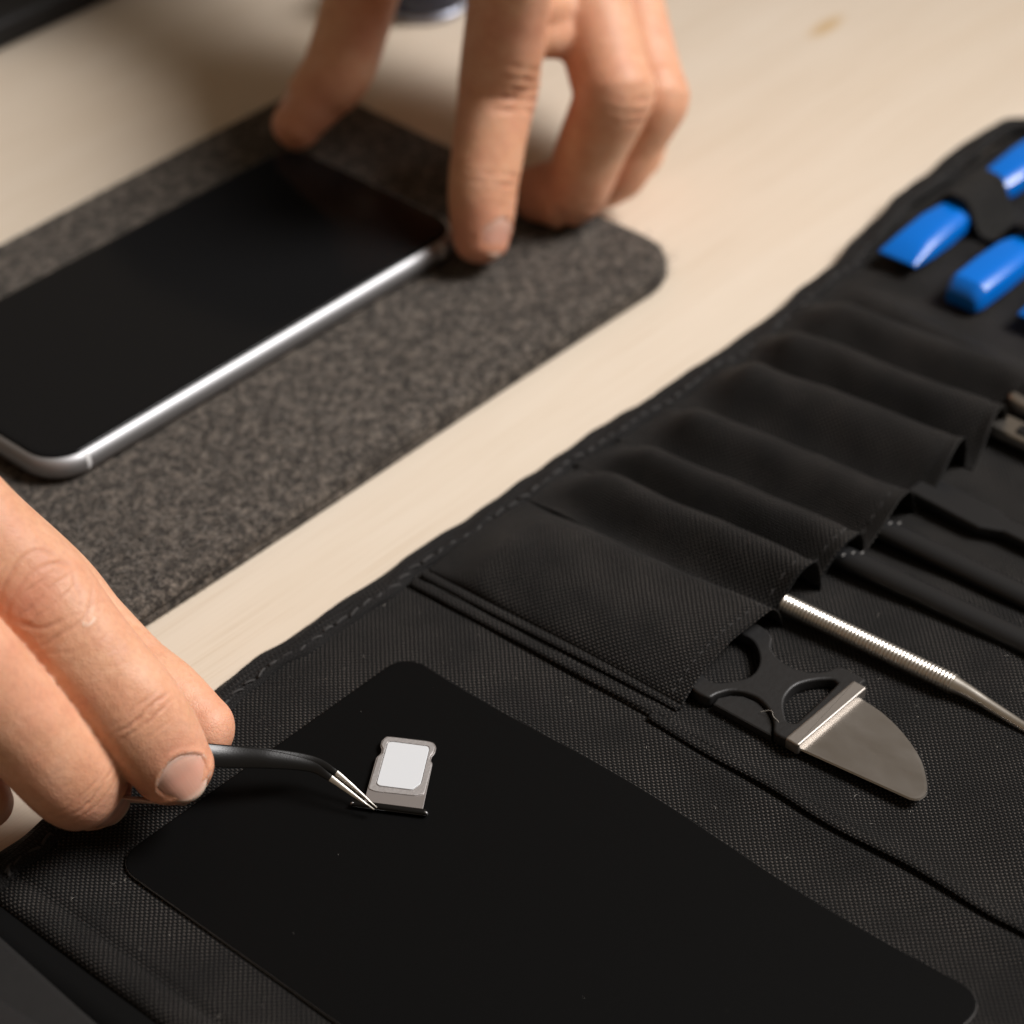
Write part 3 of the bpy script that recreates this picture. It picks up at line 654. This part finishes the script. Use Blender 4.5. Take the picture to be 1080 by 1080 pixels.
# ------------------------------------------------------------------ hands
def tube(ctrl, dors, tip_round=True, step=1.0, nring=28):
    """ctrl rows: x y z half_width half_height; dors: dorsal hint per row. Returns verts, faces and the frames along it"""
    C = np.array([(*c[0], c[1], c[2]) for c in ctrl], float); D = np.array(dors, float)
    if D.ndim == 1: D = np.repeat(D[None], len(C), 0)
    P = catmull(np.c_[C, D], 10); P, s = resample(P, step)
    c = P[:, :3]; T = np.gradient(c, axis=0); T /= np.linalg.norm(T, axis=1)[:, None]
    d = P[:, 5:8] - T * np.sum(P[:, 5:8] * T, 1)[:, None]; d /= np.linalg.norm(d, axis=1)[:, None]; b = np.cross(T, d)
    rings = [(c[i], T[i], d[i], b[i], P[i, 3], P[i, 4]) for i in range(len(c))]
    if tip_round:
        p, t, dd, bb, w, h = rings[-1]
        for k in range(1, 9):
            a = R(k * 90 / 8.6); rings.append((p + t * .95 * min(w, h) * math.sin(a) - dd * h * .10 * (1 - math.cos(a)), t, dd, bb, w * math.cos(a) ** .9, h * math.cos(a) ** .9))
    V = []
    for p, t, dd, bb, w, h in rings:
        for k in range(nring):
            th = 2 * math.pi * k / nring; x = math.copysign(abs(math.cos(th)) ** .92, math.cos(th)) * w
            y = math.sin(th); y = (y * .94 if y > 0 else y * 1.04) * h
            V.append(p + bb * x + dd * y)
    n = nring
    F = [(i * n + j, i * n + (j + 1) % n, (i + 1) * n + (j + 1) % n, (i + 1) * n + j) for i in range(len(rings) - 1) for j in range(n)]
    F += [tuple(range(n - 1, -1, -1)), tuple((len(rings) - 1) * n + j for j in range(n))]
    joints = C[:, :3]
    return np.array(V), F, dict(c=c, T=T, d=d, b=b, w=P[:, 3], h=P[:, 4], s=s)
def frame_at(fr, p):
    i = int(np.argmin(np.linalg.norm(fr['c'] - np.array(p), axis=1))); return fr['c'][i], fr['T'][i], fr['d'][i], fr['b'][i], fr['w'][i], fr['h'][i]
def fuse(parts, voxel, name, iters):
    V = []; F = []; o = 0
    for v, f in parts: V.append(v); F += [tuple(i + o for i in q) for q in f]; o += len(v)
    V = np.vstack(V)
    me = bpy.data.meshes.new('raw'); me.from_pydata((V * S).tolist(), [], F)
    bm = bmesh.new(); bm.from_mesh(me); bmesh.ops.recalc_face_normals(bm, faces=bm.faces); bm.to_mesh(me); bm.free()
    t = bpy.data.objects.new('raw', me); link(t); md = t.modifiers.new('r', 'REMESH'); md.mode = 'VOXEL'; md.voxel_size = voxel * S
    dg = bpy.context.evaluated_depsgraph_get(); out = bpy.data.meshes.new_from_object(t.evaluated_get(dg)); bpy.data.objects.remove(t)
    n = len(out.vertices); co = np.zeros(n * 3); out.vertices.foreach_get('co', co); co = co.reshape(-1, 3) / S
    e = np.zeros(len(out.edges) * 2, int); out.edges.foreach_get('vertices', e); e = e.reshape(-1, 2)
    deg = np.bincount(e.ravel(), minlength=n).astype(float)[:, None]; deg[deg == 0] = 1
    def lap(x):
        a = np.zeros_like(x)
        for k in range(x.shape[1]): a[:, k] = np.bincount(e[:, 0], x[e[:, 1], k], n) + np.bincount(e[:, 1], x[e[:, 0], k], n)
        return a / deg
    for _ in range(iters):                       # smoothing that keeps the volume
        co = co + .55 * (lap(co) - co); co = co - .50 * (lap(co) - co)
    for _ in range(4): co = co + .5 * (lap(co) - co)
    return out, co
def normals_of(me, co):
    me.vertices.foreach_set('co', (co * S).ravel()); me.update()
    nn = np.zeros(len(co) * 3); me.vertices.foreach_get('normal', nn); return nn.reshape(-1, 3)
def build_hand(name, parts, frames, creases, flushes, nails, label, origin, voxel, iters, scar=None, loops=()):
    me, co = fuse(parts, voxel, name, iters); nr = normals_of(me, co); disp = np.zeros(len(co)); cr = np.zeros(len(co)); fl = np.zeros(len(co)); pa = np.zeros(len(co))
    disp += .09 * wob(co[:, 0] + co[:, 2], co[:, 1] - co[:, 2] * .6, 4.2, 1) + .012 * wob(co[:, 0] - co[:, 2], co[:, 1] + co[:, 2], .7, 2)
    for fr, p, a0, half, depth, sig, bend, facing in creases:
        c, T, d, b, w, h = frame_at(fr, p); r = co - c; L = np.sum(r * r, 1); sel = np.where(L < (w * 2.2) ** 2)[0]
        x = r[sel] @ T; y = r[sel] @ b; z = r[sel] @ d
        a = x - a0 - bend * (y / w) ** 2 * w - .22 * np.sin(y * .6 + a0) - .07 * np.sin(y * 2.1 + a0 * 2)
        msk = np.exp(-(y / (half * w)) ** 4) * smooth(-.15 * h, .35 * h, z * facing)
        msk = msk * np.clip(.72 + .38 * np.sin(y * .75 + a0 * 2.1) + .22 * np.sin(y * 2.1 + a0), .12, 1.1)
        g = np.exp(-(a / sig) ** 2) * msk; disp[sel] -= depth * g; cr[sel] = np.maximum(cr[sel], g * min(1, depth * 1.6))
        disp[sel] += depth * .30 * np.exp(-((np.abs(a) - sig * 2.1) / (sig * 1.1)) ** 2) * msk
    for fr, p, ra, rb, depth, sig, lo_, hi_ in loops:                 # oval folds round a knuckle
        c, T, d, b, w, h = frame_at(fr, p); q3 = co - c; x = q3 @ T; y = q3 @ b; z = q3 @ d
        rr3 = np.sqrt((x / ra) ** 2 + (y / rb) ** 2); ang = np.arctan2(y / rb, x / ra)
        rr3 = rr3 + .07 * np.sin(ang * 3 + ra) + .05 * np.sin(ang * 5 + rb * 2)
        msk = smooth(0, .5 * h, z) * (np.sum(q3 * q3, 1) < (2.2 * w) ** 2) * np.clip(.75 + .35 * np.sin(ang * 2 + ra) + .25 * np.sin(ang * 5), .1, 1.1) * smooth(lo_, lo_ + .5, np.cos(ang) * hi_)
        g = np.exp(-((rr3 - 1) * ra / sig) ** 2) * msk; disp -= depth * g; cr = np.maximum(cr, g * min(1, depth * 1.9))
        disp += depth * .35 * np.exp(-((np.abs(rr3 - 1) * ra - sig * 2) / sig) ** 2) * msk
    for p, rad, amt in flushes: fl = np.maximum(fl, amt * np.exp(-np.sum((co - np.array(p)) ** 2, 1) / rad ** 2))
    for nl in nails:
        fr, ptip = nl['fr'], nl['tip']; c, T, d, b, w, h = frame_at(fr, ptip); d = d * math.cos(nl.get('roll', 0)) + b * math.sin(nl.get('roll', 0)); b = np.cross(T, d)
        r = co - c; x = r @ T; y = r @ b; z = r @ d
        th = np.arctan2(y, z); tm = nl['half']; q = np.clip(np.abs(th) / tm, 0, 2)
        near = (x > nl['a0'] - 4) & (x < nl['a1'] + 4) & (z > -.2 * h)
        ins_u = x - (nl['a0'] + nl['arc'] * q ** 2); ins_v = (tm - np.abs(th)) * w
        sd_ = np.minimum(np.minimum(ins_u, ins_v), nl['a1'] - x + 1.5)
        disp -= np.where(near, (.26 * smooth(-.2, .5, sd_)) * (1 - smooth(nl['a1'] - 5, nl['a1'] - 2, x)), 0); disp += np.where(near & (sd_ < 0.2), (1 - smooth(nl['a1'] - 6, nl['a1'] - 3, x)) * .24 * np.exp(-((sd_ + .75) / .6) ** 2), 0)
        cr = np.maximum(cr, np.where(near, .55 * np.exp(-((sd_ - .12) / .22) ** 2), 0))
        pa = np.maximum(pa, np.where(near & (ins_u < .6), np.exp(-((sd_ + .30) / .20) ** 2) * np.clip(.45 + .5 * np.sin(y * 3.1) + .4 * np.sin(y * 7.7 + 1), 0, 1), 0))
    if scar is not None:                         # a small pale scar drawn as a short line over the skin
        dirv = np.array([.588, .524, -.616]); sp_ = catmull(scar, 10); rr_ = co - sp_[0]; front = (nr @ dirv) < -.1
        dd = np.full(len(co), 9.0)
        for q in sp_: w_r = co - q; w_r = w_r - np.outer(w_r @ dirv, dirv); dd = np.minimum(dd, np.linalg.norm(w_r, axis=1))
        front = front & (np.abs((co - sp_[8]) @ dirv) < 9); pa = np.maximum(pa, np.exp(-(dd / .26) ** 2) * front); disp += .10 * np.exp(-(dd / .35) ** 2) * front
    co2 = co + nr * disp[:, None]
    me.vertices.foreach_set('co', ((co2 - np.array(origin)) * S).ravel())
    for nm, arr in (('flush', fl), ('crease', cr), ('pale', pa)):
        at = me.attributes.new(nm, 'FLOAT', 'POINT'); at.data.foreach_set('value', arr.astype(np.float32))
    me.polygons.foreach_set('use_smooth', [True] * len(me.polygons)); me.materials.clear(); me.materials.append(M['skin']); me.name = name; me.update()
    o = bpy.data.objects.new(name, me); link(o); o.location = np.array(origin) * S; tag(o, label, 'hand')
    tree = BVHTree.FromPolygons([tuple(v) for v in co2], [tuple(p.vertices) for p in me.polygons]) if nails else None
    for nl in nails:
        c, T, d, b, w, h = frame_at(nl['fr'], nl['tip']); rl = nl.get('roll', 0); d = d * math.cos(rl) + b * math.sin(rl); b = np.cross(T, d)
        nu, nv = 15, 17; tops = np.zeros((nu, nv, 3)); nrm = np.zeros((nu, nv, 3)); uv = []
        for i in range(nu):
            for j in range(nv):
                v = -1 + 2 * j / (nv - 1); th = v * nl['half']; u = i / (nu - 1)
                a0 = nl['a0'] + nl['arc'] * v * v - .25; a1 = nl['a1'] - nl.get('end', 1.3) * abs(v) ** 2.4; a = a0 + (a1 - a0) * u
                dr = d * math.cos(th) + b * math.sin(th); st = c + T * a
                hit = tree.ray_cast(Vector(st + dr * 25), Vector(-dr)); rad = 25 - hit[3] if hit[0] is not None else None
                tops[i, j] = (np.nan if rad is None else rad); nrm[i, j] = dr; tops[i, j, 1] = a
                uv.append((j / (nv - 1), u))
        radm = tops[:, :, 0].copy()
        for i in range(nu):                       # keep the plate straight along its length towards the free edge
            for j in range(nv):
                if i > 8 or not np.isfinite(radm[i, j]): radm[i, j] = radm[8, j] - (i - 8) * nl.get('drop', .045)
        radm = radm.clip(w * .35, 25)
        V = []
        for i in range(nu):
            for j in range(nv):
                v = -1 + 2 * j / (nv - 1); lift = .30 * (1 - v ** 6) * smooth(-.02, .18, i / (nu - 1)) - .10
                V.append(c + T * tops[i, j, 1] + nrm[i, j] * (radm[i, j] + lift))
        V = np.array(V); N = nu * nv; V2 = V - (nrm.reshape(-1, 3)) * .45
        idx = np.arange(N).reshape(nu, nv); F = []
        for i in range(nu - 1):
            for j in range(nv - 1): F += [(idx[i, j], idx[i, j + 1], idx[i + 1, j + 1], idx[i + 1, j])]
        F += [tuple(N + k for k in f[::-1]) for f in F]
        rim_ = np.r_[idx[:, 0], idx[-1, 1:], idx[-2::-1, -1], idx[0, -2:0:-1]]
        for a_, b_ in zip(rim_, np.roll(rim_, -1)): F.append((a_, b_, b_ + N, a_ + N))
        mesh('fingernail', np.vstack([V, V2]), F, M['nail'], o, np.array(uv + uv))
    return o

view = np.array([-.588, -.524, .616]); right = np.array([.665, -.747, 0.]); upv = np.array([.46, .41, .788])

# the hand that holds the tweezers
def finger(mcp, pip, dip, tip, w, dors, h=None, bulge=1.0):
    mcp, pip, dip, tip = [np.array(q, float) for q in (mcp, pip, dip, tip)]
    rows = [(mcp, w * 1.12, w * 1.10), (mcp * .5 + pip * .5, w * 1.07, w * 1.06), (pip + (mcp - pip) * .12, w * 1.08, w * 1.05), (pip, w * 1.09, w * 1.04), (pip * .5 + dip * .5, w * .98, w * .95),
            (dip, w * .96, w * .89), (dip * .45 + tip * .55, w * .92, w * .82), (tip, w * .79, w * .69)]
    return tube(rows, dors)
NAN = None
r_index = dict(mcp=(-135.7, 30.6, 75.0), pip=(-126.8, 6.8, 50.0), dip=(-123.7, -13.8, 31.5), tip=(-120.9, -21.0, 18.5))
r_mid = dict(mcp=(-154.7, 23.0, 74.0), pip=(-147.5, 1.7, 47.0), dip=(-138.3, -11.0, 23.0), tip=(-131.1, -8.8, 12.0))
r_ring = dict(mcp=(-168.4, 20.7, 66.0), pip=(-161.7, 6.7, 40.0), dip=(-153.4, 3.0, 20.0), tip=(-147.8, 5.9, 11.0))
r_pinky = dict(mcp=(-179.2, 22.8, 56.0), pip=(-177.1, 11.4, 36.0), dip=(-170.5, 9.9, 20.0), tip=(-165.1, 11.7, 11.0))
fI = finger(**r_index, w=10.0, dors=view * .9 + right * .18 + upv * .15)
fM = finger(**r_mid, w=9.8, dors=view + upv * .1 + right * .1)
fR = finger(**r_ring, w=8.2, dors=view)
fP = finger(**r_pinky, w=7.5, dors=view)
rt_cmc, rt_mcp, rt_ip, rt_tip = [np.array(q) for q in ((-117.0, 76.3, 46.0), (-108.9, 31.7, 27.0), (-107.2, 9.2, 15.5), (-104.6, -10.1, 10.2))]
fT = tube([(rt_cmc, 15, 14), (rt_mcp * .5 + rt_cmc * .5, 13, 12.5), (rt_mcp, 11.5, 11), (rt_mcp * .5 + rt_ip * .5, 10.3, 9.6), (rt_ip, 10.2, 9.4), (rt_ip * .5 + rt_tip * .5, 9.8, 8.6), (rt_tip, 8.0, 6.8)], -view * .85 + upv * .35 + right * .1)
def palm(mcps, wrist_off, wrist_z, cmc, arm_dir, arm_len, wr=(26, 17), mr=12.0):
    mcps = [np.array(m, float) for m in mcps]; mid = np.mean(mcps, 0); wr_c = mid + wrist_off; wr_c[2] = wrist_z
    across = mcps[0] - mcps[-1]; across /= np.linalg.norm(across); parts = []
    for k, m in enumerate(mcps):
        wk = wr_c + across * (11 - 7.3 * k); d = np.cross(across, wr_c - m); d = d if d[2] > 0 else -d
        parts.append(tube([(m + (m - wk) * .04, 9.5, 9.5), (m * .75 + wk * .25 , mr, mr), (m * .4 + wk * .6, mr, mr + 1.5), (wk, 11, 12)], d)[:2])
    d = np.array([0, 0, 1.]); ad = np.array(arm_dir, float); ad /= np.linalg.norm(ad)
    parts.append(tube([(wr_c - ad * 14, wr[0] * .95, wr[1]), (wr_c + ad * 10, wr[0], wr[1] + 1), (wr_c + ad * 60, wr[0] + 4, wr[1] + 7), (wr_c + ad * arm_len, wr[0] + 14, wr[1] + 20)], d)[:2])
    if cmc is not None: parts.append(tube([(np.array(cmc), 15, 15), (wr_c * .5 + np.array(cmc) * .5, 17, 15), (wr_c, 16, 14)], d)[:2])
    return parts, wr_c
fwd = np.array(r_index['tip']) - np.array(r_index['mcp']); fwd[2] = 0; fwd /= np.linalg.norm(fwd)
pr_, wc = palm([r_index['mcp'], r_mid['mcp'], r_ring['mcp'], r_pinky['mcp']], -fwd * 72, 52, rt_cmc, -fwd * .95 + np.array([0, 0, .12]), 190)
web = tube([(np.array(r_index['mcp']) * .7 + rt_mcp * .3 - fwd * 10, 9, 9), (np.array(r_index['mcp']) * .4 + rt_cmc * .6, 12, 12)], view)
I, Mi = fI[2], fM[2]
cre = []
for a, bd, dp, sg in ((-2.6, -.14, .12, .28), (-.4, .03, .14, .28), (2.0, .10, .14, .28), (6.6, .2, .10, .35)): cre.append((I, r_index['pip'], a, .78, dp, sg, bd, 1))
for a, bd, dp, sg in ((-1.9, -.03, .14, .3), (-.2, .02, .34, .30), (1.5, .05, .24, .28), (4.2, .06, .08, .35)): cre.append((I, r_index['dip'], a, .62, dp, sg, bd, 1))
for a in (-16, -11.5, -8.5, 11, 14.5): cre.append((I, r_index['dip'], a, .6, .05, .4, .05, 1))
for a, bd, dp in ((-1.8, -.03, .12), (.4, .0, .22), (2.6, .05, .13)): cre.append((Mi, r_mid['dip'], a, .75, dp, .32, bd, 1))
for a in (-14, -9, -6): cre.append((Mi, r_mid['dip'], a, .6, .05, .4, .03, 1))
for a in (-2, 1, 3.5): cre.append((fT[2], rt_ip, a, .9, .15, .4, .05, 1)); cre.append((fT[2], rt_ip, a, .9, .15, .4, .05, -1))
flu = [(r_index['pip'], 13, .55), (np.array(r_index['pip']) + view * 9, 6.5, .9), (np.array(r_index['dip']) + view * 6, 8, .35), (r_index['tip'], 11, .8), (r_mid['tip'], 12, .8), (r_mid['dip'], 12, .5), (rt_tip, 12, .55), (rt_ip, 10, .4), (r_mid['pip'], 12, .4)]
nails = [dict(fr=I, tip=r_index['tip'], a0=-5.2, a1=4.9, arc=3.8, half=R(46), roll=R(2), end=3.0, drop=.10),
         dict(fr=Mi, tip=r_mid['tip'], a0=-4.4, a1=4.4, arc=2.4, half=R(45), roll=R(6), end=2.6, drop=.10),
         dict(fr=fT[2], tip=rt_tip, a0=-7.5, a1=3.2, arc=2.4, half=R(42), end=2.4, drop=.12)]
rh = build_hand('hand', [p[:2] for p in (fI, fM, fR, fP, fT, web)] + pr_, None, cre, flu, nails, 'right hand pinching the black tweezers between index finger and thumb', (-150, 40, 0), .42, 10, [(-122.4, -1.4, 46.0), (-121.4, -1.7, 45.0), (-119.9, -1.2, 44.0), (-118.2, -0.6, 44.0)], [(I, r_index['pip'], 5.6, 6.8, .17, .42, -.2, 1), (I, r_index['pip'], 5.0, 7.0, .20, .40, .0, -1), (I, r_index['pip'], 8.2, 9.4, .15, .40, .3, 1), (I, r_index['pip'], 10.8, 12.0, .10, .42, .45, 1), (I, r_index['pip'], 7.6, 9.2, .15, .42, .35, -1)])

# the hand that steadies the phone
l_index = dict(mcp=(83.3, 71.8, 90.0), pip=(82.2, 77.4, 47.5), dip=(69.2, 70.9, 28.0), tip=(64.2, 67.4, 14.5))
l_mid = dict(mcp=(118.8, 84.6, 71.0), pip=(102.0, 55.9, 44.0), dip=(95.8, 63.8, 15.5), tip=(92.0, 73.4, 12.8))
l_ring = dict(mcp=(141.0, 89.7, 58.0), pip=(120.0, 58.2, 34.0), dip=(112.8, 64.0, 13.5), tip=(107.5, 74.4, 10.0))
l_pinky = dict(mcp=(156.5, 97.0, 46.0), pip=(136.3, 70.9, 23.0), dip=(127.4, 68.9, 10.0), tip=(123.0, 79.0, 8.0))
gI = finger(**l_index, w=9.5, dors=view * .72 + right * .68)
gM = finger(**l_mid, w=9.6, dors=view * .55 + right * .8)
gR = finger(**l_ring, w=9.1, dors=view * .5 + right * .85)
gP = finger(**l_pinky, w=7.4, dors=view * .5 + right * .85)
lt_cmc, lt_mcp, lt_ip, lt_tip = [np.array(q) for q in ((148.3, 156.4, 78.0), (106.6, 142.9, 56.0), (82.7, 135.6, 31.0), (69.7, 139.4, 17.6))]
gT = tube([(lt_cmc, 15, 14), (lt_mcp * .5 + lt_cmc * .5, 12.5, 12), (lt_mcp, 10.8, 10.5), (lt_mcp * .5 + lt_ip * .5, 10.4, 9.8), (lt_ip, 10.4, 9.6), (lt_ip * .5 + lt_tip * .5, 9.4, 8.3), (lt_tip, 7.6, 6.6)], -right * .8 + upv * .35 + view * .3)
back = np.array([.42, .91, 0])
pl_, wl = palm([l_index['mcp'], l_mid['mcp'], l_ring['mcp'], l_pinky['mcp']], back * 78, 98, lt_cmc, np.array([.35,.88,.32]), 210)
web = tube([(np.array(l_index['mcp']) * .7 + lt_mcp * .3 + back * 8, 9, 9), (np.array(l_index['mcp']) * .4 + lt_cmc * .6, 12, 12)], view)
J, K = gI[2], gM[2]; cre = []
for a, bd, dp in ((-5, -.12, .3), (-2.4, -.06, .45), (0, 0, .45), (2.4, .06, .5), (5, .12, .3)): cre.append((J, l_index['pip'], a, .8, dp, .7, bd, 1))
for a, dp in ((-1.5, .25), (.8, .4), (2.8, .2)): cre.append((J, l_index['dip'], a, .75, dp, .6, .03, 1))
for a, dp in ((-3, .3), (0, .3), (3, .3)): cre.append((K, l_mid['dip'], a, .8, dp, .7, 0, 1)); cre.append((K, l_mid['pip'], a, .8, dp, .7, 0, 1))
flu = [(l_index['tip'], 12, .9), (l_index['pip'], 11, .35), (l_mid['dip'], 12, .7), (l_mid['tip'], 12, .8), (l_mid['pip'], 12, .4), (l_ring['pip'], 11, .45), (lt_tip, 14, .8), (l_ring['dip'], 11, .6)]
nails = [dict(fr=J, tip=l_index['tip'], a0=-6.4, a1=3.9, arc=3.4, half=R(44), end=2.6, drop=.16), dict(fr=gT[2], tip=lt_tip, a0=-7.5, a1=2.4, arc=2.8, half=R(42), end=2.4, drop=.14)]
im = lambda q, k: np.array(q['mcp']) * (1 - k) + np.array(q['pip']) * k
webs = [tube([(im(p_, k_) - view * 4, 7, 6), (im(q_, k_) - view * 4, 7, 6)], view) for p_, q_ in ((l_index, l_mid), (l_mid, l_ring), (l_ring, l_pinky)) for k_ in (.2, .42, .6)]
lh = build_hand('hand', [p[:2] for p in (gI, gM, gR, gP, gT, web, *webs)] + pl_, None, cre, flu, nails, 'left hand with index finger pressing beside the end of the phone', (120, 140, 0), .7, 8)

# dark sleeves over both wrists (outside the picture; added and widened to shade the table and darken the screen)
def sleeve(hand, w, d, length, r0):
    d = np.array(d, float); d /= np.linalg.norm(d); P = np.array([w + d * (42 + k * length / 20) for k in range(21)])
    rad = [r0 + 10 * k / 20 + 1.2 * math.sin(k * 1.9) for k in range(21)]
    V, F = cylinder_path(P, rad, 28); mesh('sleeve', V, F, M['sleeve'], hand)
sleeve(rh, wc, -fwd * .95 + np.array([0, 0, .12]), 170, 37)
sleeve(lh, wl, (.35, .88, .32), 170, 52)
